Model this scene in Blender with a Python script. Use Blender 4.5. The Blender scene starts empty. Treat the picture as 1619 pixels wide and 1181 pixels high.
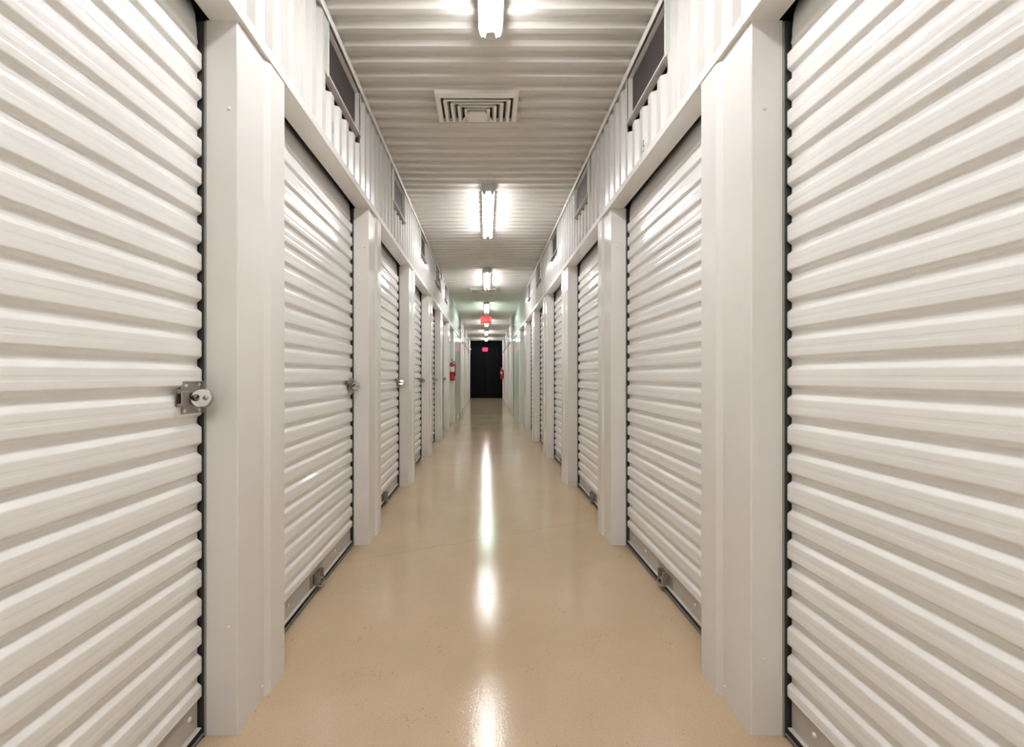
import bpy, bmesh, math, random
from mathutils import Vector, Matrix, Euler
random.seed(4)
scene = bpy.context.scene
COL = scene.collection

# ------------------------------------------------------------------ camera
F_PX = 705.0
HC = 1.08                                   # eye height, half the door height
cam_d = bpy.data.cameras.new('camera')
cam = bpy.data.objects.new('camera', cam_d)
COL.objects.link(cam)
cam.location = (0, 0, HC)
cam.rotation_euler = (math.pi / 2, 0, 0)
cam_d.sensor_fit = 'HORIZONTAL'
cam_d.sensor_width = 36.0
cam_d.lens = F_PX / 1619 * 36
cam_d.shift_x = (809.5 - 768) / 1619
cam_d.shift_y = (594 - 590.5) / 1619
cam_d.clip_start = 0.02
cam_d.clip_end = 100
scene.camera = cam

# ------------------------------------------------------------------ world, exposure
world = bpy.data.worlds.new('world')
scene.world = world
world.use_nodes = True
world.node_tree.nodes['Background'].inputs[0].default_value = (0.05, 0.045, 0.04, 1)
world.node_tree.nodes['Background'].inputs[1].default_value = 0.2
vs = scene.view_settings
scene.display_settings.display_device = 'sRGB'
vs.view_transform = 'Standard'
vs.look = 'None'
vs.gamma = 1
vs.use_curve_mapping = False
vs.exposure = 0.97
scene.cycles.max_bounces = 12
scene.cycles.diffuse_bounces = 8
scene.cycles.glossy_bounces = 6
scene.cycles.sample_clamp_indirect = 6

TUBE_E = 30.0
TUBE_WARM = (0.975, 0.985, 1.01)
TUBE_COOL = (0.74, 1.0, 0.90)


# ------------------------------------------------------------------ materials
def new_mat(name):
    m = bpy.data.materials.new(name)
    m.use_nodes = True
    nt = m.node_tree
    return m, nt, nt.nodes['Principled BSDF']


def N(nt, t, **kw):
    n = nt.nodes.new(t)
    for k, v in kw.items():
        setattr(n, k, v)
    return n


def paint(name, col, rough=0.32, spec=0.5, coat=0.0, var=0.03, bump=0.02, metallic=0.0, scale=6.0, stretch=(1, 1, 1)):
    """painted or bare sheet metal with slight tone and gloss unevenness"""
    m, nt, b = new_mat(name)
    L = nt.links
    tc = N(nt, 'ShaderNodeTexCoord')
    mp = N(nt, 'ShaderNodeMapping')
    mp.inputs['Scale'].default_value = stretch
    L.new(tc.outputs['Object'], mp.inputs[0])
    n1 = N(nt, 'ShaderNodeTexNoise')
    n1.inputs['Scale'].default_value = scale
    n1.inputs['Detail'].default_value = 5
    L.new(mp.outputs[0], n1.inputs['Vector'])
    r = N(nt, 'ShaderNodeMapRange')
    r.inputs['To Min'].default_value = 1 - var
    r.inputs['To Max'].default_value = 1 + var
    L.new(n1.outputs['Fac'], r.inputs['Value'])
    mx = N(nt, 'ShaderNodeVectorMath', operation='SCALE')
    mx.inputs[0].default_value = col
    L.new(r.outputs[0], mx.inputs['Scale'])
    L.new(mx.outputs[0], b.inputs['Base Color'])
    r2 = N(nt, 'ShaderNodeMapRange')
    r2.inputs['To Min'].default_value = rough * 0.85
    r2.inputs['To Max'].default_value = rough * 1.2
    L.new(n1.outputs['Fac'], r2.inputs['Value'])
    L.new(r2.outputs[0], b.inputs['Roughness'])
    b.inputs['Metallic'].default_value = metallic
    b.inputs['Specular IOR Level'].default_value = spec
    b.inputs['Coat Weight'].default_value = coat
    b.inputs['Coat Roughness'].default_value = 0.12
    if bump:
        n2 = N(nt, 'ShaderNodeTexNoise')
        n2.inputs['Scale'].default_value = 260
        L.new(mp.outputs[0], n2.inputs['Vector'])
        bp = N(nt, 'ShaderNodeBump')
        bp.inputs['Strength'].default_value = bump
        bp.inputs['Distance'].default_value = 0.002
        L.new(n2.outputs['Fac'], bp.inputs['Height'])
        L.new(bp.outputs[0], b.inputs['Normal'])
    return m


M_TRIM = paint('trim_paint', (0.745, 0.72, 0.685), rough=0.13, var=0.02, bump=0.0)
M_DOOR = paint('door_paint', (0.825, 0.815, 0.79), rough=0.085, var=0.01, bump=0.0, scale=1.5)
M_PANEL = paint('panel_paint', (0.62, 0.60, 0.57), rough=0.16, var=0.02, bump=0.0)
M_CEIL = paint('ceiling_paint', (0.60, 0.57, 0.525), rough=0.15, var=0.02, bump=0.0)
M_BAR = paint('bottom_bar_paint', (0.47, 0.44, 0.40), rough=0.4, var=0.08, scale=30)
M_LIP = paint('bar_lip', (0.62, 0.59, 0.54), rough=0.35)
M_GUIDE = paint('shaded_guide_steel', (0.028, 0.030, 0.030), rough=0.35, spec=0.5, var=0.2, scale=30)  # near-black: shadow of the jamb gap is put into the steel colour
M_GUIDE_EDGE = paint('guide_edge', (0.40, 0.39, 0.37), rough=0.35, metallic=0.6, var=0.1)
M_RUBBER = paint('rubber', (0.012, 0.011, 0.010), rough=0.8, var=0.2)
M_RUBBER2 = paint('grey_rubber', (0.17, 0.165, 0.155), rough=0.6, var=0.2)
M_FLANGE = paint('flange_metal', (0.50, 0.51, 0.47), rough=0.35)
M_BACK = paint('shaded_backing', (0.10, 0.085, 0.07), rough=0.8)  # shade behind the wall panels is put into this dark colour
M_SCREEN = paint('vent_mesh_shaded', (0.050, 0.040, 0.038), rough=0.55, var=0.35, bump=0.3, scale=4, stretch=(1, 9, 0.6))  # solid sheet: the dark interior behind the mesh is painted into it
M_STEEL = paint('brushed_steel', (0.37, 0.345, 0.315), rough=0.20, metallic=1.0, var=0.10, scale=40, bump=0)
M_ZINC = paint('zinc_plate', (0.40, 0.365, 0.32), rough=0.38, metallic=0.8, var=0.15, scale=50)
M_SCREW = paint('screw_head', (0.80, 0.77, 0.72), rough=0.3, metallic=0.3)
M_DARK = paint('dark_metal', (0.02, 0.018, 0.016), rough=0.5)
M_BLACK = paint('black_paint', (0.0035, 0.0032, 0.0036), rough=0.6, var=0.2, spec=0.12)
M_VENT = paint('diffuser_paint', (0.76, 0.72, 0.66), rough=0.4)
M_HOUSING = paint('lamp_housing', (0.80, 0.79, 0.77), rough=0.3)
M_HOLDER = paint('lamp_holder', (0.55, 0.54, 0.53), rough=0.4)
M_RED = paint('extinguisher_red', (0.50, 0.018, 0.022), rough=0.25, var=0.05)
M_WHITE = paint('paper_label', (0.78, 0.75, 0.70), rough=0.5)
M_INK = paint('number_ink', (0.10, 0.10, 0.09), rough=0.5)
M_HOSE = paint('hose_rubber', (0.02, 0.02, 0.02), rough=0.5)
M_CABLE = paint('cable_jacket', (0.22, 0.20, 0.18), rough=0.5)
M_SIGNBOX = paint('sign_box', (0.50, 0.10, 0.09), rough=0.4)


def emit(name, col, strength):
    m, nt, b = new_mat(name)
    b.inputs['Base Color'].default_value = (*[c * 0.8 for c in col], 1)
    b.inputs['Emission Color'].default_value = (*col, 1)
    b.inputs['Emission Strength'].default_value = strength
    return m


M_TUBE = emit('tube_glow', TUBE_WARM, TUBE_E)
M_TUBE_COOL = emit('cool_tube_glow', TUBE_COOL, TUBE_E)
M_SIGN = emit('exit_red_glow', (0.85, 0.06, 0.06), 0.50)
M_SIGN_L = emit('exit_letter_glow', (1.0, 0.22, 0.20), 0.50)
M_SIGN2 = emit('far_exit_glow', (1.0, 0.010, 0.13), 0.55)
M_SIGN2_L = emit('far_exit_letter_glow', (1.0, 0.07, 0.22), 0.55)


def floor_material():
    """tan epoxy: glossy, mottled, with small chips, grit and one hairline crack"""
    m, nt, b = new_mat('tan_epoxy')
    L = nt.links
    tc = N(nt, 'ShaderNodeTexCoord')
    n1 = N(nt, 'ShaderNodeTexNoise'); n1.inputs['Scale'].default_value = 1.3; n1.inputs['Detail'].default_value = 7
    n1.inputs['Roughness'].default_value = 0.62
    L.new(tc.outputs['Object'], n1.inputs['Vector'])
    ramp = N(nt, 'ShaderNodeValToRGB')
    ramp.color_ramp.elements[0].position = 0.3
    ramp.color_ramp.elements[0].color = (0.49, 0.372, 0.243, 1)
    ramp.color_ramp.elements[1].position = 0.7
    ramp.color_ramp.elements[1].color = (0.56, 0.428, 0.283, 1)
    L.new(n1.outputs['Fac'], ramp.inputs[0])
    # dark chips
    v = N(nt, 'ShaderNodeTexVoronoi'); v.inputs['Scale'].default_value = 64
    L.new(tc.outputs['Object'], v.inputs['Vector'])
    n2 = N(nt, 'ShaderNodeTexNoise'); n2.inputs['Scale'].default_value = 7; n2.inputs['Detail'].default_value = 3
    L.new(tc.outputs['Object'], n2.inputs['Vector'])
    thr = N(nt, 'ShaderNodeMapRange')
    thr.inputs['From Min'].default_value = 0.42; thr.inputs['From Max'].default_value = 0.75
    thr.inputs['To Min'].default_value = 0.0; thr.inputs['To Max'].default_value = 0.22
    L.new(n2.outputs['Fac'], thr.inputs['Value'])
    lt = N(nt, 'ShaderNodeMath', operation='LESS_THAN')
    L.new(v.outputs['Distance'], lt.inputs[0]); L.new(thr.outputs[0], lt.inputs[1])
    # speckle grit, lighter and darker
    n3 = N(nt, 'ShaderNodeTexNoise'); n3.inputs['Scale'].default_value = 170; n3.inputs['Detail'].default_value = 2
    L.new(tc.outputs['Object'], n3.inputs['Vector'])
    g = N(nt, 'ShaderNodeMapRange')
    g.inputs['From Min'].default_value = 0.35; g.inputs['From Max'].default_value = 0.65
    g.inputs['To Min'].default_value = 0.95; g.inputs['To Max'].default_value = 1.05
    L.new(n3.outputs['Fac'], g.inputs['Value'])
    sc = N(nt, 'ShaderNodeVectorMath', operation='SCALE')
    L.new(ramp.outputs[0], sc.inputs[0]); L.new(g.outputs[0], sc.inputs['Scale'])
    mix1 = N(nt, 'ShaderNodeMix', data_type='RGBA')
    L.new(lt.outputs[0], mix1.inputs['Factor'])
    L.new(sc.outputs[0], mix1.inputs['A'])
    mix1.inputs['B'].default_value = (0.27, 0.17, 0.10, 1)
    # hairline crack running across the slab
    sep = N(nt, 'ShaderNodeSeparateXYZ'); L.new(tc.outputs['Object'], sep.inputs[0])
    n4 = N(nt, 'ShaderNodeTexNoise'); n4.inputs['Scale'].default_value = 4.0; n4.inputs['Detail'].default_value = 6
    L.new(tc.outputs['Object'], n4.inputs['Vector'])

    def math(op, a, c):
        q = N(nt, 'ShaderNodeMath', operation=op)
        for i, val in enumerate((a, c)):
            if isinstance(val, (int, float)):
                q.inputs[i].default_value = val
            elif val is not None:
                L.new(val, q.inputs[i])
        return q.outputs[0]
    slope = (3.254 - 2.84) / (0.609 + 0.274)
    yy = math('ADD', math('MULTIPLY', sep.outputs['X'], slope), 2.84 + 0.274 * slope - 0.06)
    yy = math('ADD', yy, math('MULTIPLY', n4.outputs['Fac'], 0.12))
    dist = math('ABSOLUTE', math('SUBTRACT', sep.outputs['Y'], yy), None)
    crack = math('LESS_THAN', dist, 0.0035)
    crack = math('MULTIPLY', crack, 0.32)
    mix2 = N(nt, 'ShaderNodeMix', data_type='RGBA')
    L.new(crack, mix2.inputs['Factor'])
    L.new(mix1.outputs['Result'], mix2.inputs['A'])
    mix2.inputs['B'].default_value = (0.22, 0.15, 0.09, 1)
    L.new(mix2.outputs['Result'], b.inputs['Base Color'])
    rr = N(nt, 'ShaderNodeMapRange')
    rr.inputs['To Min'].default_value = 0.07; rr.inputs['To Max'].default_value = 0.13
    L.new(n1.outputs['Fac'], rr.inputs['Value'])
    L.new(rr.outputs[0], b.inputs['Roughness'])
    b.inputs['Specular IOR Level'].default_value = 0.5
    n5 = N(nt, 'ShaderNodeTexNoise'); n5.inputs['Scale'].default_value = 34; n5.inputs['Detail'].default_value = 3
    L.new(tc.outputs['Object'], n5.inputs['Vector'])
    bp = N(nt, 'ShaderNodeBump'); bp.inputs['Strength'].default_value = 0.07; bp.inputs['Distance'].default_value = 0.004
    L.new(n5.outputs['Fac'], bp.inputs['Height'])
    bp2 = N(nt, 'ShaderNodeBump'); bp2.inputs['Strength'].default_value = 0.14; bp2.inputs['Distance'].default_value = 0.002
    L.new(n3.outputs['Fac'], bp2.inputs['Height']); L.new(bp.outputs[0], bp2.inputs['Normal'])
    L.new(bp2.outputs[0], b.inputs['Normal'])
    return m


M_FLOOR = floor_material()


# ------------------------------------------------------------------ mesh helpers
class MB:
    def __init__(self):
        self.v, self.f, self.sm = [], [], []

    def add(self, vs, fs, smooth=False):
        o = len(self.v)
        self.v += [tuple(p) for p in vs]
        self.f += [tuple(i + o for i in q) for q in fs]
        self.sm += [smooth] * len(fs)
        return self

    def box(self, x0, x1, y0, y1, z0, z1):
        x0, x1 = sorted((x0, x1)); y0, y1 = sorted((y0, y1)); z0, z1 = sorted((z0, z1))
        v = [(x, y, z) for z in (z0, z1) for y in (y0, y1) for x in (x0, x1)]
        return self.add(v, [(0, 2, 3, 1), (4, 5, 7, 6), (0, 1, 5, 4), (2, 6, 7, 3), (0, 4, 6, 2), (1, 3, 7, 5)])

    def cbox(self, x0, x1, y0, y1, z0, z1, c=0.003):
        """box with chamfered edges"""
        x0, x1 = sorted((x0, x1)); y0, y1 = sorted((y0, y1)); z0, z1 = sorted((z0, z1))
        bm = bmesh.new()
        bmesh.ops.create_cube(bm, size=1)
        for q in bm.verts:
            q.co = Vector(((x0 + x1) / 2 + q.co.x * (x1 - x0), (y0 + y1) / 2 + q.co.y * (y1 - y0), (z0 + z1) / 2 + q.co.z * (z1 - z0)))
        bmesh.ops.bevel(bm, geom=bm.edges[:], offset=c, segments=1, affect='EDGES')
        bm.verts.index_update()
        self.add([q.co for q in bm.verts], [[q.index for q in fc.verts] for fc in bm.faces])
        bm.free()
        return self

    def prism(self, pts, a0, a1, axis='z', cap=True, smooth=False, close=True):
        """extrude a 2-D outline: axis z -> pts are (x,y); axis y -> pts are (x,z)"""
        n = len(pts)
        if axis == 'z':
            v = [(p[0], p[1], a) for a in (a0, a1) for p in pts]
        elif axis == 'y':
            v = [(p[0], a, p[1]) for a in (a0, a1) for p in pts]
        else:
            v = [(a, p[0], p[1]) for a in (a0, a1) for p in pts]
        m = n if close else n - 1
        f = [(i, (i + 1) % n, (i + 1) % n + n, i + n) for i in range(m)]
        self.add(v, f, smooth)
        if cap and close:
            self.add(v, [tuple(range(n - 1, -1, -1)), tuple(range(n, 2 * n))])
        return self

    def tube(self, path, r, seg=10, cap=True):
        path = [Vector(p) for p in path]
        rs = r if isinstance(r, (list, tuple)) else [r] * len(path)
        rings = []
        t0 = (path[1] - path[0]).normalized()
        up = Vector((0, 0, 1)) if abs(t0.z) < 0.9 else Vector((1, 0, 0))
        for i, p in enumerate(path):
            t = (path[min(i + 1, len(path) - 1)] - path[max(i - 1, 0)]).normalized()
            u = t.cross(up)
            if u.length < 1e-4:
                u = t.cross(Vector((0, 1, 0)))
            u.normalize(); w = t.cross(u).normalized(); up = w.cross(t) if False else up
            rings.append([p + (u * math.cos(a) + w * math.sin(a)) * rs[i] for a in [2 * math.pi * k / seg for k in range(seg)]])
        v = [q for rg in rings for q in rg]
        f = []
        for i in range(len(path) - 1):
            for k in range(seg):
                a, b_ = i * seg + k, i * seg + (k + 1) % seg
                f.append((a, b_, b_ + seg, a + seg))
        self.add(v, f, True)
        if cap:
            self.add(rings[0], [tuple(range(seg - 1, -1, -1))])
            self.add(rings[-1], [tuple(range(seg))])
        return self

    def lathe(self, prof, center=(0, 0, 0), seg=20, M=None):
        """prof: (radius, height) about z"""
        v = []
        for r_, h in prof:
            for k in range(seg):
                a = 2 * math.pi * k / seg
                v.append(Vector((r_ * math.cos(a), r_ * math.sin(a), h)))
        if M is not None:
            v = [M @ p for p in v]
        c = Vector(center)
        v = [p + c for p in v]
        f = []
        for i in range(len(prof) - 1):
            for k in range(seg):
                a, b_ = i * seg + k, i * seg + (k + 1) % seg
                f.append((a, b_, b_ + seg, a + seg))
        f.append(tuple(range(seg - 1, -1, -1)))
        f.append(tuple(range(len(v) - seg, len(v))))
        return self.add(v, f, True)

    def mesh(self, name, mat, flip=True, weld=False):
        me = bpy.data.meshes.new(name)
        me.from_pydata(self.v, [], self.f)
        me.polygons.foreach_set('use_smooth', self.sm)
        me.materials.append(mat)
        if flip:
            bm = bmesh.new(); bm.from_mesh(me)
            if weld:
                bmesh.ops.remove_doubles(bm, verts=bm.verts, dist=1e-5)
            bmesh.ops.recalc_face_normals(bm, faces=bm.faces)
            bm.to_mesh(me); bm.free()
        me.update()
        return me

    def build(self, name, mat, parent=None, weld=False, flip=True):
        return link(name, self.mesh(name, mat, flip, weld), parent)


def link(name, me, parent=None, loc=None, rot=None):
    o = bpy.data.objects.new(name, me)
    COL.objects.link(o)
    if parent is not None:
        o.parent = parent
    if loc is not None:
        o.location = loc
    if rot is not None:
        o.rotation_euler = rot
    return o


def tag(o, label=None, cat=None, group=None, kind=None):
    if label: o['label'] = label
    if cat: o['category'] = cat
    if group: o['group'] = group
    if kind: o['kind'] = kind
    return o


def empty(name, loc=(0, 0, 0), rz=0.0):
    o = bpy.data.objects.new(name, None)
    o.empty_display_size = 0.1
    COL.objects.link(o)
    o.location = loc
    o.rotation_euler = (0, 0, rz)
    return o


def copy_tree(o, parent=None):
    c = o.copy(); COL.objects.link(c); c.parent = parent
    for ch in list(o.children):
        copy_tree(ch, c)
    return c


def text_mesh(body, size, depth=0.0006):
    cu = bpy.data.curves.new('lettering', 'FONT')
    cu.body = body; cu.size = size; cu.extrude = depth; cu.align_x = 'CENTER'; cu.align_y = 'CENTER'
    cu.resolution_u = 3
    t = bpy.data.objects.new('lettering', cu)
    COL.objects.link(t)
    dg = bpy.context.evaluated_depsgraph_get()
    me = bpy.data.meshes.new_from_object(t.evaluated_get(dg))
    bpy.data.objects.remove(t)
    bpy.data.curves.remove(cu)
    return me


ORD = ['first', 'second', 'third', 'fourth', 'fifth', 'sixth', 'seventh', 'eighth', 'ninth', 'tenth',
       'eleventh', 'twelfth', 'thirteenth', 'fourteenth', 'fifteenth', 'sixteenth']

# ------------------------------------------------------------------ layout (metres)
PITCH = 1.5
P_NEAR = 1.339                              # near face of the first pilaster in view
P_LEN = 0.29
XL, XR = 0.745, 0.797                       # distance of the pilaster faces from the lens axis
H_DOOR = HC + 1.067                         # soffit
Z_CEIL = HC + 1.705                         # underside of the ceiling ribs
Y_BACK, Y_END = -4.4, 21.7
RIB = 0.118
KMAX = 13
FLUSH = (6, 7)                              # bays without doors
SIDES = {'left': (-1, XL), 'right': (1, XR)}

# ------------------------------------------------------------------ setting
fl = MB().box(-1.06, 1.06, Y_BACK - 0.1, Y_END + 0.1, -0.08, 0).build('floor', M_FLOOR)
tag(fl, 'glossy tan epoxy floor running the length of the corridor', kind='structure')


def rib_profile(a0, a1, phase, depth=0.022, lo=0.034, s1=0.013, hi=0.058):
    """trapezoid corrugation between a0 and a1: list of (along, depth) with 0 = crest"""
    s2 = RIB - lo - s1 - hi
    pts = []
    k = math.floor((a0 - phase) / RIB) - 1
    raw = []
    while phase + k * RIB < a1 + RIB:
        b = phase + k * RIB
        raw += [(b, depth), (b + s1, 0.0), (b + s1 + lo, 0.0), (b + s1 + lo + s2, depth), (b + s1 + lo + s2 + hi * 0.5, depth - 0.0015)]
        k += 1

    def at(x):
        for (p, q) in zip(raw, raw[1:]):
            if p[0] <= x <= q[0]:
                t = (x - p[0]) / max(q[0] - p[0], 1e-9)
                return p[1] + t * (q[1] - p[1])
        return 0
    pts.append((a0, at(a0)))
    pts += [p for p in raw if a0 + 1e-6 < p[0] < a1 - 1e-6]
    pts.append((a1, at(a1)))
    return pts


# ceiling: corrugated liner sheet, ribs across the corridor
pr = rib_profile(Y_BACK, Y_END, 2.058)
m = MB()
v = [(x, a, Z_CEIL + d) for x in (-0.99, 0.99) for a, d in pr]
n = len(pr)
m.add(v, [(i, i + 1, i + 1 + n, i + n) for i in range(n - 1)])
m.box(-1.06, 1.06, Y_BACK - 0.1, Y_END + 0.1, Z_CEIL + 0.045, Z_CEIL + 0.10)
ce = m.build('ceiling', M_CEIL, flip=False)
tag(ce, 'corrugated off-white metal ceiling with ribs running across the corridor', kind='structure')

for nm, y0, y1 in (('wall_back', Y_END, Y_END + 0.1), ('wall_front_added', Y_BACK - 0.1, Y_BACK)):  # the front wall is added, out of view, so light does not leak out
    w = MB().box(-1.0, 1.0, y0, y1, 0, Z_CEIL + 0.04).build(nm, M_BLACK if nm == 'wall_back' else M_PANEL)
    tag(w, 'black end wall closing the far end of the corridor' if nm == 'wall_back'
        else 'unseen pale wall added behind the viewer to keep the light in', kind='structure')

OPEN_LEN = 0.53
OPEN_Z0 = HC + 1.425
RIB_TOP = HC + 1.368
vent_spans = {'left': [(2.11 + k * PITCH, 2.11 + k * PITCH + OPEN_LEN) for k in range(0, 12) if k not in (5, 6)],
              'right': [(1.98 + k * PITCH, 1.98 + k * PITCH + OPEN_LEN) for k in range(0, 12) if k not in (5, 6)]}
for side, (s, X) in SIDES.items():
    w = MB().box(s * 1.0, s * 1.06, Y_BACK, Y_END, 0, Z_CEIL + 0.04).build('wall_' + side, M_BACK)  # backing slab, added to stop light leaking past doors and vents
    tag(w, 'long metal corridor wall on the %s, corrugated above the roll-up doors' % side, kind='structure')
    # corrugated panel above the doors
    m = MB()
    XU = X
    edges = [Y_BACK] + [e for sp in vent_spans[side] for e in sp] + [Y_END]
    segs = []
    for i in range(len(edges) - 1):
        lowpart = i % 2 == 1
        segs.append((edges[i], edges[i + 1], RIB_TOP if lowpart else Z_CEIL + 0.01))
    for (y0, y1, zt) in segs:
        p = rib_profile(y0, y1, 2.02, lo=0.040, s1=0.012, hi=0.048)
        nn = len(p)
        z0 = H_DOOR + 0.02
        for off in (0.0, 0.0012):
            vv = [(s * (XU + d + off), a, z) for z in (z0, zt) for a, d in p]
            m.add(vv, [(i, i + 1, i + 1 + nn, i + nn) for i in range(nn - 1)])
        vv = [(s * (XU + d + off), a, zt) for off in (0.0, 0.0012) for a, d in p]
        m.add(vv, [(i, i + 1, i + 1 + nn, i + nn) for i in range(nn - 1)])
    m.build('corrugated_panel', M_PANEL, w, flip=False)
    # fascia trim and soffit over the doors, in lengths
    cuts = [Y_BACK, -1.25, 1.36, 4.4, 7.4, 10.4, 13.4, 16.4, 19.4, Y_END]
    for a, b in zip(cuts, cuts[1:]):
        pts = [(X - 0.015, H_DOOR), (X - 0.015, H_DOOR + 0.036), (X - 0.011, H_DOOR + 0.042), (X + 0.002, H_DOOR + 0.048),
               (X + 0.002, H_DOOR + 0.06), (X + 0.004, H_DOOR + 0.06), (X + 0.004, H_DOOR + 0.002), (X + 0.083, H_DOOR + 0.002), (X + 0.083, H_DOOR)]
        MB().prism([(s * q[0], q[1]) for q in pts], a + 0.001, b - 0.001, axis='y').build('fascia', M_TRIM, w)
        pts = [(X - 0.012, Z_CEIL - 0.002), (X - 0.012, Z_CEIL - 0.020), (X - 0.009, Z_CEIL - 0.034), (X - 0.006, Z_CEIL - 0.034), (X - 0.007, Z_CEIL - 0.018), (X + 0.03, Z_CEIL - 0.002)]
        MB().prism([(s * q[0], q[1]) for q in pts], a + 0.001, b - 0.001, axis='y').build('ceiling_angle', M_TRIM, w)
    # bay without doors: flush lower panel
    fy0 = P_NEAR + PITCH * 6 + P_LEN
    fy1 = P_NEAR + PITCH * 8
    MB().cbox(s * (X + 0.004), s * (X + 0.03), fy0 + 0.002, fy1 - 0.002, 0, H_DOOR, 0.002).build('flush_panel', M_TRIM, w)

# pilasters (jamb columns) between the doors
tn = 0
pil_mesh = {}
screw = MB().lathe([(0.0062, 0), (0.0062, 0.0015), (0.004, 0.0035), (0.0012, 0.0042)], seg=10, M=Matrix.Rotation(math.radians(90), 4, 'X')).mesh('screw', M_SCREW)
for side, (s, X) in SIDES.items():
    c = 0.003
    pts = [(X + 0.094, 0.0), (X + c, 0.0), (X, c), (X, 0.158), (X - 0.011, 0.184), (X - 0.011, P_LEN - c), (X - 0.011 + c, P_LEN), (X + 0.094, P_LEN)]
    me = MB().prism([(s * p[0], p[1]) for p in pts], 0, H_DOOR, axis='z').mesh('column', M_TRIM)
    for k in range(-2, KMAX + 1):
        if k == 7:
            continue
        y = P_NEAR + PITCH * k
        tn += 1
        o = link('trim_%d' % tn, me, None, (0, y, 0))
        if k < 0:
            lab = 'off-white metal door column on the %s, %s behind the viewer' % (side, 'just' if k == -1 else 'second')
        else:
            lab = '%s off-white metal door column from the camera on the %s wall' % (ORD[k], side)
            if k == 6 and side == 'left':
                lab = 'greenish lit column on the left wall where the large fire extinguisher hangs'
        tag(o, lab, group='columns between the doors on the %s' % side, kind='structure')
        if 0 <= k <= 1:
            for (dx, z) in ((0.026 if side == 'left' else 0.04, 1.882 if k == 0 else 1.9), (0.026 if side == 'left' else 0.04, 0.325 if side == 'left' else 0.23)):
                link('screw', screw, o, (s * (X + dx), 0, z))
            link('screw', screw, o, (s * (X - 0.0), 0.145, 0.045), (0, 0, math.radians(90) if s < 0 else math.radians(-90)))

for side, (s, X) in SIDES.items():
    tn += 1
    w = 0.018 if side == 'left' else 0.055
    p = MB().cbox(s * (X - 0.016), s * (X - 0.016 - w), 12.72, 12.80, 0, Z_CEIL - 0.001, 0.003).build('trim_%d' % tn, M_TRIM)
    tag(p, 'slim full-height post on the %s wall beyond the near exit sign' % side, kind='structure')

# ------------------------------------------------------------------ roll-up doors (local +x = into the corridor)
D_W = PITCH - P_LEN                         # 1.21 opening
CP = 0.0856                                 # curtain corrugation pitch


def curtain_mesh():
    hy = D_W / 2 - 0.010
    # one half of a corrugation: (fraction of the pitch from the valley centre, relief)
    half = [(0.0, 0.0), (0.068, 0.0), (0.085, 0.0), (0.108, 0.0007), (0.132, 0.0026), (0.200, 0.0104), (0.224, 0.0124), (0.250, 0.0132),
            (0.268, 0.0133), (0.42, 0.0134), (0.436, 0.0134), (0.446, 0.01315), (0.455, 0.0131), (0.50, 0.0131)]
    prof = [(-0.1155, 0.112)]
    for kk in range(0, 24):
        zc = 0.176 + (kk - 1) * CP
        seq = half + [(1 - t, d) for t, d in reversed(half[:-1])]
        for t, d in seq[:-1]:
            z = zc + t * CP
            if 0.115 < z < 2.072:
                prof.append((-0.1150 + d, z))
    for q in ((-0.115, 2.085), (-0.117, 2.12), (-0.122, 2.16), (-0.135, 2.20), (-0.165, 2.24)):
        prof.append(q)
    m = MB()
    n = len(prof)
    for t in (0.0, -0.0012):
        v = [(x + t, y, z) for y in (-hy, hy) for x, z in prof]
        fs = [(i, i + n, i + 1 + n, i + 1) if t == 0 else (i, i + 1, i + 1 + n, i + n) for i in range(n - 1)]
        m.add(v, fs, True)
    return m.mesh('curtain', M_DOOR, flip=False)


ME_CURT = curtain_mesh()
hw = D_W / 2
m = MB()
m.cbox(-0.1165, -0.113, -hw + 0.012, hw - 0.012, 0.034, 0.122, 0.001)
ME_BAR = m.mesh('bottom_bar', M_BAR)
ME_LIP = MB().cbox(-0.116, -0.101, -hw + 0.012, hw - 0.012, 0.030, 0.034, 0.001).mesh('angle_lip', M_LIP)
m = MB()
m.box(-0.116, -0.100, -hw + 0.008, hw - 0.008, 0.0, 0.0295)
ME_SEAL = m.mesh('floor_seal', M_RUBBER)
ME_SEAL2 = MB().cbox(-0.102, -0.095, -hw + 0.008, hw - 0.008, 0.007, 0.015, 0.002).mesh('seal_bead', M_RUBBER2)


def guide_mesh(e):
    """guide channel at the y = e*hw jamb"""
    y = e * hw
    m = MB()
    m.box(-0.0965, -0.128, y, y - e * 0.004, 0, 2.14)        # web on the jamb
    m.box(-0.124, -0.128, y - e * 0.004, y - e * 0.045, 0, 2.14)   # rear leg behind the curtain
    m.box(-0.0965, -0.1005, y - e * 0.004, y - e * 0.009, 0, 2.14)
    return m.mesh('guide', M_GUIDE)


def guide_edge_mesh(e):
    y = e * hw
    return MB().box(-0.0965, -0.0945, y - e * 0.0005, y - e * 0.006, 0, 2.14).mesh('guide_edge', M_GUIDE_EDGE)


ME_GUIDE = {e: guide_mesh(e) for e in (-1, 1)}
ME_GEDGE = {e: guide_edge_mesh(e) for e in (-1, 1)}


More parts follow.
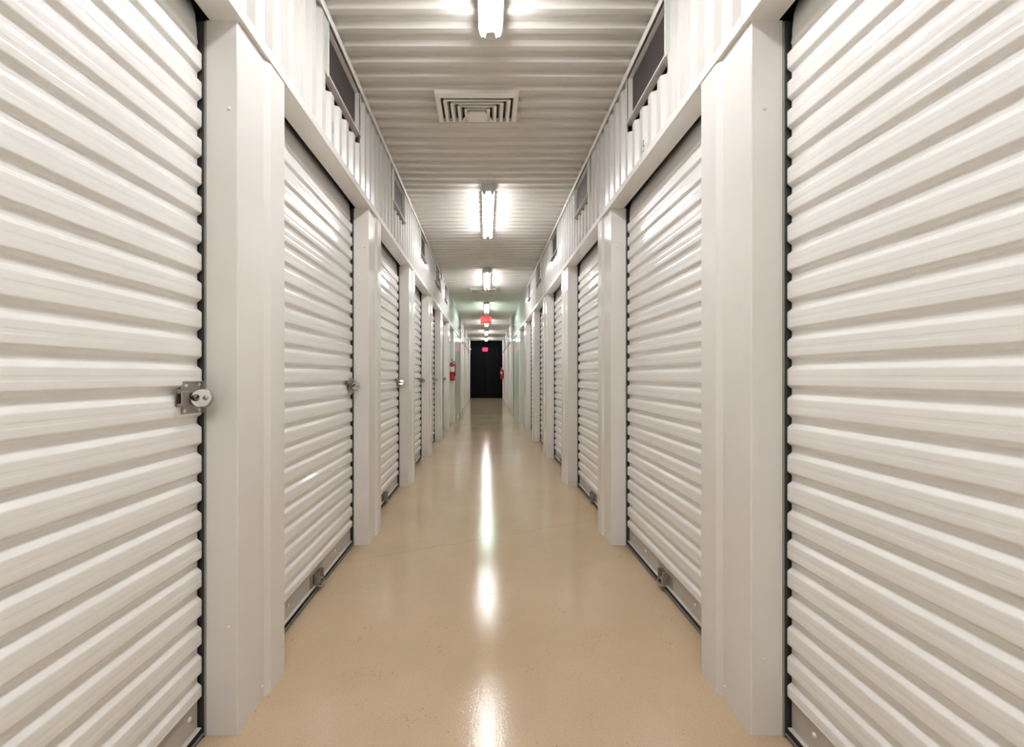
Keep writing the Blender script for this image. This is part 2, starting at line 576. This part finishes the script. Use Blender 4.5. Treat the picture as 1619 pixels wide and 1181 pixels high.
def foot_latch():
    m = MB()
    m.cbox(-0.112, -0.108, -0.085, 0.085, 0.036, 0.100, 0.002)
    m.cbox(-0.108, -0.076, -0.034, 0.034, 0.026, 0.034, 0.002)
    m.cbox(-0.108, -0.084, -0.034, -0.028, 0.034, 0.098, 0.0015)
    m.cbox(-0.108, -0.084, 0.028, 0.034, 0.034, 0.098, 0.0015)
    m.cbox(-0.106, -0.088, -0.020, 0.020, 0.050, 0.060, 0.002)
    m.cbox(-0.100, -0.092, -0.008, 0.008, 0.002, 0.050, 0.002)
    a = m.mesh('foot_latch', M_ZINC)
    m = MB()
    m.box(-0.1080, -0.1068, -0.050, -0.042, 0.050, 0.092)
    m.lathe([(0.009, 0), (0.009, 0.002)], (-0.088, -0.018, 0.0338), seg=10)
    b = m.mesh('keeper_slot', M_DARK)
    return a, b


ME_FOOT, ME_SLOT = foot_latch()
rivet = MB().lathe([(0.0075, 0), (0.0075, 0.002), (0.005, 0.0045), (0.0015, 0.0055)], seg=10, M=Matrix.Rotation(math.radians(90), 4, 'Y')).mesh('rivet', M_SCREW)

# side slide latch (local frame of the door)
LY0, LY1, LZ = 0.478, 0.594, 1.018


def latch_meshes():
    m = MB()
    x0 = -0.1012
    # four-cornered back plate with a narrower tail
    pts = [(LY0, LZ - 0.020), (LY0 + 0.006, LZ - 0.024), (LY0 + 0.026, LZ - 0.024), (LY0 + 0.026, LZ - 0.046), (LY1 - 0.005, LZ - 0.046), (LY1 - 0.005, LZ + 0.046),
           (LY0 + 0.034, LZ + 0.046), (LY0 + 0.024, LZ + 0.024), (LY0 + 0.006, LZ + 0.024), (LY0, LZ + 0.020)]
    m.prism(pts, x0, x0 + 0.003, axis='x')
    # folded top and end flanges
    m.box(x0, x0 + 0.010, LY0 + 0.034, LY1 - 0.005, LZ + 0.0435, LZ + 0.046)
    m.box(x0, x0 + 0.012, LY1 - 0.0075, LY1 - 0.005, LZ - 0.046, LZ - 0.012)
    m.box(x0, x0 + 0.012, LY1 - 0.0075, LY1 - 0.005, LZ + 0.014, LZ + 0.046)
    plate = m.mesh('latch_plate', M_ZINC)
    m = MB()
    # raised channel carrying the bolt, open in the middle
    for z0, z1 in ((LZ + 0.012, LZ + 0.020), (LZ - 0.022, LZ - 0.014)):
        m.cbox(x0 + 0.003, x0 + 0.017, LY0 + 0.004, LY1 - 0.022, z0, z1, 0.0015)
    m.cbox(x0 + 0.014, x0 + 0.018, LY0 + 0.004, LY0 + 0.036, LZ - 0.020, LZ + 0.018, 0.0015)
    m.cbox(x0 + 0.014, x0 + 0.018, LY1 - 0.052, LY1 - 0.024, LZ - 0.020, LZ + 0.000, 0.0015)
    chan = m.mesh('bolt_channel', M_ZINC)
    m = MB()
    m.cbox(x0 + 0.005, x0 + 0.012, LY0 + 0.012, LY1 + 0.004, LZ - 0.009, LZ + 0.007, 0.002)
    m.lathe([(0.011, 0), (0.012, 0.004), (0.0105, 0.013), (0.006, 0.018), (0.002, 0.0195)], (x0 + 0.010, LY0 + 0.060, LZ + 0.006), seg=14, M=Matrix.Rotation(math.radians(90), 4, 'Y'))
    bolt = m.mesh('slide_bolt', M_STEEL)
    return plate, chan, bolt


ME_PLATE, ME_CHAN, ME_BOLT = latch_meshes()

dn = 0
for side, (s, X) in SIDES.items():
    for k in range(-1, KMAX + 1):
        if k - 1 in FLUSH:
            continue
        yc = P_NEAR + PITCH * (k - 1) + P_LEN + hw
        dn += 1
        root = empty('door_%d' % dn, (s * X, yc, 0), 0 if s < 0 else math.pi)
        if k < 0:
            lab = 'white roll-up unit door on the %s, behind the viewer' % side
        elif k == 0:
            lab = 'large white corrugated roll-up door beside the camera filling the %s edge' % side
        else:
            lab = '%s white corrugated roll-up door from the camera on the %s wall' % (ORD[k], side)
        tag(root, lab, group='roll-up doors on the %s' % side, kind='structure')
        link('curtain', ME_CURT, root)
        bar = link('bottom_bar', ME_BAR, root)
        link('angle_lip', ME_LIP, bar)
        se = link('floor_seal', ME_SEAL, root)
        link('seal_bead', ME_SEAL2, se)
        for e in (-1, 1):
            g = link('guide', ME_GUIDE[e], root)
            link('guide_edge', ME_GEDGE[e], g)
        fo = link('foot_latch', ME_FOOT, root, (0, 0.02 if s < 0 else -0.02, 0))
        link('keeper_slot', ME_SLOT, fo)
        if k <= 3:
            for yy in (-0.5, -0.30, 0.30, 0.555):
                link('rivet', rivet, bar, (-0.113, yy, 0.085))
        if s < 0:
            lp = link('latch_plate', ME_PLATE, root)
            link('bolt_channel', ME_CHAN, lp)
            link('slide_bolt', ME_BOLT, lp)
            if k <= 1:
                for (yy, zz) in ((LY0 + 0.042, LZ + 0.035), (LY1 - 0.018, LZ + 0.037), (LY0 + 0.036, LZ - 0.036), (LY1 - 0.018, LZ - 0.037)):
                    link('screw', screw, lp, (-0.0982, yy, zz), (0, 0, math.radians(90)))

# black double doors in the end wall
dn += 1
root = empty('door_%d' % dn, (0.02, Y_END, 0))
tag(root, 'black double doors closing the dark far end of the corridor', kind='structure')
for sx in (-1, 1):
    lf = MB().cbox(sx * 0.004, sx * 0.74, -0.045, -0.001, 0.01, 2.46, 0.004).build('door_leaf', M_BLACK, root)
    m = MB().cbox(sx * 0.10, sx * 0.62, -0.062, -0.046, 0.98, 1.02, 0.004)
    m.cbox(sx * 0.10, sx * 0.13, -0.085, -0.046, 0.965, 1.035, 0.004)
    m.build('push_bar', M_BLACK, lf)
MB().cbox(-0.76, 0.76, -0.05, -0.001, 2.465, 2.54, 0.004).build('door_frame', M_BLACK, root)

# ------------------------------------------------------------------ fluorescent lights
LX = 0.023
L_LEN = 1.28


def make_light(tube_mat):
    root = empty('fluorescent_light')
    h0 = Z_CEIL
    pts = [(-0.054, 0), (-0.058, -0.006), (-0.058, -0.048), (-0.054, -0.053), (0.054, -0.053), (0.058, -0.048), (0.058, -0.006), (0.054, 0)]
    MB().prism(pts, 0, L_LEN, axis='y').build('housing', M_HOUSING, root)
    for sx in (-1, 1):
        r = 0.0138
        MB().tube([(sx * 0.0355, 0.012, -0.073), (sx * 0.0355, 0.02, -0.073), (sx * 0.0355, L_LEN - 0.02, -0.073), (sx * 0.0355, L_LEN - 0.012, -0.073)],
                  [r * 0.85, r, r, r * 0.85], seg=14).build('tube', tube_mat, root)
    for y0, y1 in ((-0.005, 0.009), (L_LEN - 0.009, L_LEN + 0.005)):
        pts = [(-0.059, 0), (-0.059, -0.048), (-0.054, -0.054), (-0.048, -0.080), (-0.042, -0.088), (-0.029, -0.088), (-0.024, -0.080), (-0.020, -0.056), (0.020, -0.056), (0.024, -0.080), (0.029, -0.088), (0.042, -0.088), (0.048, -0.080), (0.054, -0.054), (0.059, -0.048), (0.059, 0)]
        MB().prism(pts, y0, y1, axis='y').build('lamp_holder', M_HOLDER, root)
    return root


far_ends = [-2.9, -1.5, -0.1] + [2.137 + 3.13 * i for i in range(0, 7)]  # first three are added behind the camera as fill for the column faces
proto = {False: None, True: None}
for i, fe in enumerate(far_ends):
    cool = (i == 6)
    if proto[cool] is None:
        proto[cool] = make_light(M_TUBE_COOL if cool else M_TUBE)
        o = proto[cool]
    else:
        o = copy_tree(proto[cool])
    o.location = (LX, fe - L_LEN, Z_CEIL)
    j = i - 3
    if j < 0:
        lab = 'added unseen twin-tube fill light behind the viewer, %s one back' % ORD[-j - 1]
    elif j == 0:
        lab = 'twin-tube fluorescent light cut off by the top edge, nearest the camera'
    elif j == 3:
        lab = 'greenish-white twin-tube ceiling light just before the first red exit sign'
    else:
        lab = '%s twin-tube fluorescent ceiling light along the corridor from the camera' % ORD[j]
    tag(o, lab, 'ceiling light', 'twin-tube lights along the ceiling')


# ------------------------------------------------------------------ ceiling air diffusers
def make_diffuser():
    root = empty('air_diffuser')
    W, D = 0.252, 0.30
    h = -0.030
    # outer frame: sloped flange all round
    m = MB()
    o_ = [(-W, 0), (W, 0), (W, D), (-W, D)]
    i_ = [(-W + 0.030, 0.036), (W - 0.030, 0.036), (W - 0.030, D - 0.012), (-W + 0.030, D - 0.012)]
    vv = [(x, y, -0.001) for x, y in o_] + [(x, y, h + 0.006) for x, y in o_] + [(x, y, h) for x, y in i_] + [(x, y, -0.001) for x, y in i_]
    fs = []
    for a, b in ((0, 4), (4, 8), (8, 12)):
        for q in range(4):
            fs.append((a + q, a + (q + 1) % 4, b + (q + 1) % 4, b + q))
    m.add(vv, fs)
    m.build('frame', M_VENT, root)
    MB().box(-W + 0.03, W - 0.03, 0.036, D - 0.012, -0.004, -0.001).build('throat', M_DARK, root)
    # nested U-shaped louvres, each one sloped blade
    for q in range(4):
        x1 = W - 0.046 - q * 0.042
        y0 = 0.056 + q * 0.030
        wv = 0.017
        lean = 0.010
        top, bot = -0.006, h - 0.001
        m = MB()
        y_end = D - 0.012
        outer = [(-x1, y_end), (-x1, y0), (x1, y0), (x1, y_end)]
        inner = [(-x1 + wv, y_end), (-x1 + wv, y0 + wv * 0.55), (x1 - wv, y0 + wv * 0.55), (x1 - wv, y_end)]
        vb = [(x, y, bot) for x, y in outer] + [(x, y, bot) for x, y in inner]
        vt = [(x * (x1 - lean) / x1 if x else x, y + (lean if abs(y - y_end) > 1e-6 else 0), top) for x, y in outer] + \
             [((abs(x) - lean) * (1 if x > 0 else -1), y + (lean if abs(y - y_end) > 1e-6 else 0), top) for x, y in inner]
        v = vb + vt
        f = []
        for t in range(3):
            f.append((t, t + 1, t + 5, t + 4))
            f.append((t + 8, t + 9, t + 13, t + 12))
            f.append((t, t + 1, t + 9, t + 8))
            f.append((t + 4, t + 5, t + 13, t + 12))
        f += [(0, 4, 12, 8), (3, 7, 15, 11)]
        m.add(v, f)
        m.build('louvre', M_VENT, root)
    MB().prism([(-0.05, 0.178), (0.05, 0.178), (0.105, D - 0.013), (-0.105, D - 0.013)], h - 0.001, h + 0.008, axis='z').build('centre_plate', M_VENT, root)
    return root


d1 = make_diffuser()
d1.location = (-0.054, 2.655, Z_CEIL)
tag(d1, 'off-white square louvred air diffuser between the first two ceiling lights', 'air vent', 'ceiling air diffusers')
d2 = copy_tree(d1)
d2.location = (-0.054, 8.66, Z_CEIL)
tag(d2, 'small distant air diffuser just beyond the third ceiling light', 'air vent', 'ceiling air diffusers')


# ------------------------------------------------------------------ screened vents high in the walls (local +x = into the corridor, +y along)
def make_vent(far_is_plus):
    root = empty('wall_vent')
    zt = Z_CEIL - 0.036
    e = 1 if far_is_plus else -1

    def Y(a, b):
        return (e * a, e * b)
    MB().box(-0.034, -0.030, *Y(0.0, OPEN_LEN), OPEN_Z0 - 0.01, zt + 0.03).build('screen', M_SCREEN, root)
    MB().cbox(-0.030, 0.007, *Y(-0.004, OPEN_LEN + 0.012), OPEN_Z0 - 0.012, OPEN_Z0 - 0.004, 0.0015).build('sill', M_TRIM, root)
    MB().cbox(-0.030, 0.005, *Y(-0.004, 0.0), OPEN_Z0 - 0.004, zt + 0.002, 0.001).build('side_frame', M_TRIM, root)
    MB().cbox(-0.003, 0.001, *Y(-0.060, -0.004), OPEN_Z0 - 0.014, zt + 0.002, 0.001).build('side_flange', M_FLANGE, root)
    MB().cbox(-0.030, -0.004, *Y(OPEN_LEN - 0.004, OPEN_LEN), OPEN_Z0 - 0.004, zt + 0.002, 0.001).build('side_frame', M_TRIM, root)
    MB().cbox(-0.030, -0.007, *Y(0.0, OPEN_LEN), zt + 0.002, zt + 0.006, 0.001).build('head_frame', M_TRIM, root)
    return root


for side, (s, X) in SIDES.items():
    pv = None
    for i, (y0, y1) in enumerate(vent_spans[side]):
        if pv is None:
            o = pv = make_vent(s < 0)
        else:
            o = copy_tree(pv)
        o.location = (s * X, y0, 0)
        o.rotation_euler = (0, 0, 0 if s < 0 else math.pi)
        tag(o, '%s dark screened vent from the camera, high in the %s wall' % (ORD[i], side), 'wall vent', 'screened vents high in the %s wall' % side)

# ------------------------------------------------------------------ unit numbers above the doors
me = text_mesh('15', 0.086); me.materials.append(M_INK)
o = link('unit_number', me, None, (XR - 0.0008, 2.262, HC + 1.155), (math.pi / 2, 0, -math.pi / 2))
o.scale = (0.50, 1, 1)
tag(o, 'small black number 15 on the corrugated wall over a door on the right', 'number')
me = text_mesh('1', 0.086); me.materials.append(M_INK)
o = link('unit_number', me, None, (-XL + 0.0008, 2.17, HC + 1.205), (math.pi / 2, 0, math.pi / 2))
o.scale = (0.50, 1, 1)
tag(o, 'small black number 1 on the corrugated wall over a door on the left', 'number')


# ------------------------------------------------------------------ disc padlocks
def make_padlock():
    root = empty('padlock')
    R = 0.0338
    out = []
    a0 = math.radians(167)
    nseg = 34
    for i in range(nseg + 1):
        a = -a0 + 2 * a0 * i / nseg
        out.append((R * math.cos(a), R * math.sin(a)))
    # mouth on the -x side: rounded notch
    c0 = (-0.0165, 0.001)
    rn = 0.0125
    for i in range(9):
        a = math.radians(140 - 280 * i / 8)
        out.append((c0[0] + rn * math.cos(a), c0[1] + rn * math.sin(a)))
    rings = [(-0.0115, 0.86), (-0.0085, 0.97), (-0.004, 1.0), (0.004, 1.0), (0.0085, 0.97), (0.0115, 0.86)]
    n = len(out)
    v = []
    for d, sc_ in rings:
        for j, (x, z) in enumerate(out):
            q = sc_ if j <= nseg else 1.0
            v.append((x * q, d, z * q))
    f = []
    for r_ in range(len(rings) - 1):
        for j in range(n):
            a, b = r_ * n + j, r_ * n + (j + 1) % n
            f.append((a, b, b + n, a + n))
    f.append(tuple(range(n)))
    f.append(tuple(range((len(rings) - 1) * n, len(rings) * n)))
    m = MB(); m.add(v, f)
    me = m.mesh('body', M_STEEL)
    bm = bmesh.new(); bm.from_mesh(me)
    bmesh.ops.triangulate(bm, faces=[q for q in bm.faces if len(q.verts) > 4])
    bm.to_mesh(me); bm.free()
    link('body', me, root)
    # raised rim band
    m = MB()
    ring = []
    for i in range(25):
        a = -a0 + 2 * a0 * i / 24
        ring.append((0.0305 * math.cos(a), 0.0, 0.0305 * math.sin(a)))
    m.tube([(x, -0.0105, z) for x, y, z in ring], 0.0016, seg=6)
    m.build('rim', M_STEEL, root)
    m = MB()
    m.tube([(-0.026, 0, 0.018), (-0.020, 0, 0.010), (-0.0185, 0, 0.0), (-0.020, 0, -0.010), (-0.026, 0, -0.018)], 0.0045, seg=10)
    m.build('shackle', M_STEEL, root)
    ky = MB().lathe([(0.0085, 0), (0.0085, 0.001), (0.0075, 0.0022)], (0.012, -0.0112, 0.0), seg=18, M=Matrix.Rotation(math.radians(90), 4, 'X')).build('keyway_disc', M_STEEL, root)
    MB().box(0.008, 0.016, -0.0137, -0.0128, -0.0012, 0.0012).build('key_slot', M_DARK, ky)
    return root


pad = None
for k, lab in ((0, 'round stainless disc padlock on the big door beside the camera'),
               (1, 'round disc padlock on the second left door, just past the first column'),
               (2, 'small round disc padlock on the third left door from the camera'),
               (3, 'tiny round disc padlock on the fourth left door from the camera'),
               (4, 'tiny disc padlock on the fifth left door from the camera'),
               (5, 'tiny disc padlock on the sixth left door, just before the extinguisher')):
    o = make_padlock() if pad is None else copy_tree(pad)
    if pad is None:
        pad = o
    o.location = (-0.809, 1.272 + PITCH * k, 1.0155)
    o.scale = (0.84, 0.84, 0.84)
    o.rotation_euler = (math.radians(-8), 0, math.radians(20 + (0, 6, -9, 4, -5, 8)[k]))
    tag(o, lab, 'padlock', 'disc padlocks on the left doors')


# ------------------------------------------------------------------ exit signs
def make_exit(w, h, face, letter, mount):
    root = empty('exit_sign')
    MB().cbox(-w / 2, w / 2, 0, 0.045, 0, h, 0.004).build('housing', M_SIGNBOX, root)
    MB().cbox(-w / 2 + 0.012, w / 2 - 0.012, -0.003, -0.0002, 0.012, h - 0.012, 0.001).build('lit_face', face, root)
    me = text_mesh('EXIT', h * 0.72); me.materials.append(letter)
    o = link('lettering', me, root, (0, -0.0036, h * 0.49), (math.pi / 2, 0, 0))
    if mount:
        MB().cbox(-0.06, 0.06, 0.012, 0.034, h, h + mount, 0.003).build('canopy_mount', M_HOUSING, root)
    return root


o = make_exit(0.30, 0.215, M_SIGN, M_SIGN_L, Z_CEIL - (HC + 1.435 + 0.215) - 0.001)
o.location = (0.005, 12.25, HC + 1.435)
tag(o, 'red lit exit sign hanging under the ceiling beyond the greenish light', 'exit sign')
o = make_exit(0.25, 0.20, M_SIGN2, M_SIGN2_L, 0)
o.location = (-0.03, Y_END - 0.096, HC + 1.17)
tag(o, 'magenta-red lit exit sign glowing against the black end doors', 'exit sign')


# ------------------------------------------------------------------ fire extinguishers
def make_extinguisher():
    root = empty('fire_extinguisher')
    R, Hb = 0.066, 0.36
    MB().lathe([(R * 0.9, 0), (R, 0.008), (R, Hb), (R * 0.93, Hb + 0.022), (R * 0.72, Hb + 0.043), (R * 0.42, Hb + 0.056), (0.018, Hb + 0.064)], seg=24).build('cylinder', M_RED, root)
    MB().lathe([(0.016, Hb + 0.062), (0.019, Hb + 0.064), (0.019, Hb + 0.085), (0.012, Hb + 0.09), (0.012, Hb + 0.11)], seg=14).build('valve', M_STEEL, root)
    m = MB()
    m.cbox(-0.010, 0.010, -0.085, 0.02, Hb + 0.098, Hb + 0.106, 0.002)
    m.add(*(lambda z: ([(-0.010, 0.01, z), (0.010, 0.01, z), (0.010, -0.09, z + 0.034), (-0.010, -0.09, z + 0.034),
                        (-0.010, 0.01, z + 0.006), (0.010, 0.01, z + 0.006), (0.010, -0.09, z + 0.040), (-0.010, -0.09, z + 0.040)],
                       [(0, 1, 2, 3), (4, 5, 6, 7), (0, 1, 5, 4), (1, 2, 6, 5), (2, 3, 7, 6), (3, 0, 4, 7)]))(Hb + 0.108))
    m.build('handle', M_STEEL, root)
    MB().lathe([(0.014, 0), (0.014, 0.008), (0.011, 0.010)], (0.0, -0.019, Hb + 0.076), seg=14, M=Matrix.Rotation(math.radians(90), 4, 'X')).build('gauge', M_WHITE, root)
    MB().tube([(0.018, 0, Hb + 0.080), (0.050, -0.004, Hb + 0.076), (0.074, -0.01, Hb + 0.05), (0.078, -0.014, Hb), (0.076, -0.016, 0.18), (0.074, -0.016, 0.10)], 0.0085, seg=10).build('hose', M_HOSE, root)
    # wrap-round label facing the corridor
    v = []
    for z in (0.205, 0.325):
        for i in range(11):
            a = math.radians(-150 + 120 * i / 10)
            v.append(((R + 0.0008) * math.cos(a), (R + 0.0008) * math.sin(a), z))
    m = MB(); m.add(v, [(i, i + 1, i + 12, i + 11) for i in range(10)], True)
    m.build('label', M_WHITE, root, flip=False)
    MB().lathe([(R + 0.0014, 0.150), (R + 0.0014, 0.168)], seg=24).build('strap', M_DARK, root)
    MB().cbox(-0.02, 0.02, R, R + 0.014, 0.05, 0.42, 0.002).build('wall_bracket', M_DARK, root)
    return root


ext = make_extinguisher()
yP = P_NEAR + PITCH * 6
ext.location = (-XL - 0.030, yP - 0.066 - 0.0145, 0.965)
ext.rotation_euler = (0, 0, 0)
tag(ext, 'red fire extinguisher with white label hung on the left column', 'fire extinguisher')
e2 = copy_tree(ext)
e2.location = (XR - 0.011 - 0.066 - 0.0145, P_NEAR + PITCH * 12 + 0.15, 0.94)
e2.rotation_euler = (0, 0, math.radians(-90))
tag(e2, 'distant red fire extinguisher on the right near the black end doors', 'fire extinguisher')
for ch in e2.children:
    if ch.name.startswith('label'):
        ch.rotation_euler = (0, 0, math.radians(50))

# ------------------------------------------------------------------ loose cable by the fourth left vent, small dome fixture by the end doors
pts = []
for i in range(41):
    t = i / 40
    a = t * 2 * math.pi * 2.1
    pts.append((-XL + 0.022 + 0.012 * math.sin(a * 0.7), 7.02 + 0.25 * math.sin(a) * (0.6 + 0.4 * t), Z_CEIL - 0.05 - 0.36 * t + 0.06 * math.cos(a)))
o = MB().tube(pts, 0.008, seg=8).build('cable', M_CABLE)
tag(o, 'loose dark cable looping down the left wall beside a screened vent', 'cable')

root = empty('dome_fixture', (-0.70, 20.6, HC + 1.27))
root.location = (-0.715, 20.99, HC + 1.25)
MB().lathe([(0.045, 0.0), (0.045, 0.012), (0.038, 0.016)], seg=18, M=Matrix.Rotation(math.radians(90), 4, 'Y'), center=(-0.022, 0, 0)).build('base', M_HOUSING, root)
MB().lathe([(0.040, 0.0), (0.038, 0.016), (0.028, 0.03), (0.012, 0.038), (0.002, 0.04)], seg=18, M=Matrix.Rotation(math.radians(90), 4, 'Y'), center=(-0.006, 0, 0)).build('dome', M_HOUSING, root)
tag(root, 'small pale dome fixture high on the left just before the black doors', 'dome fixture')
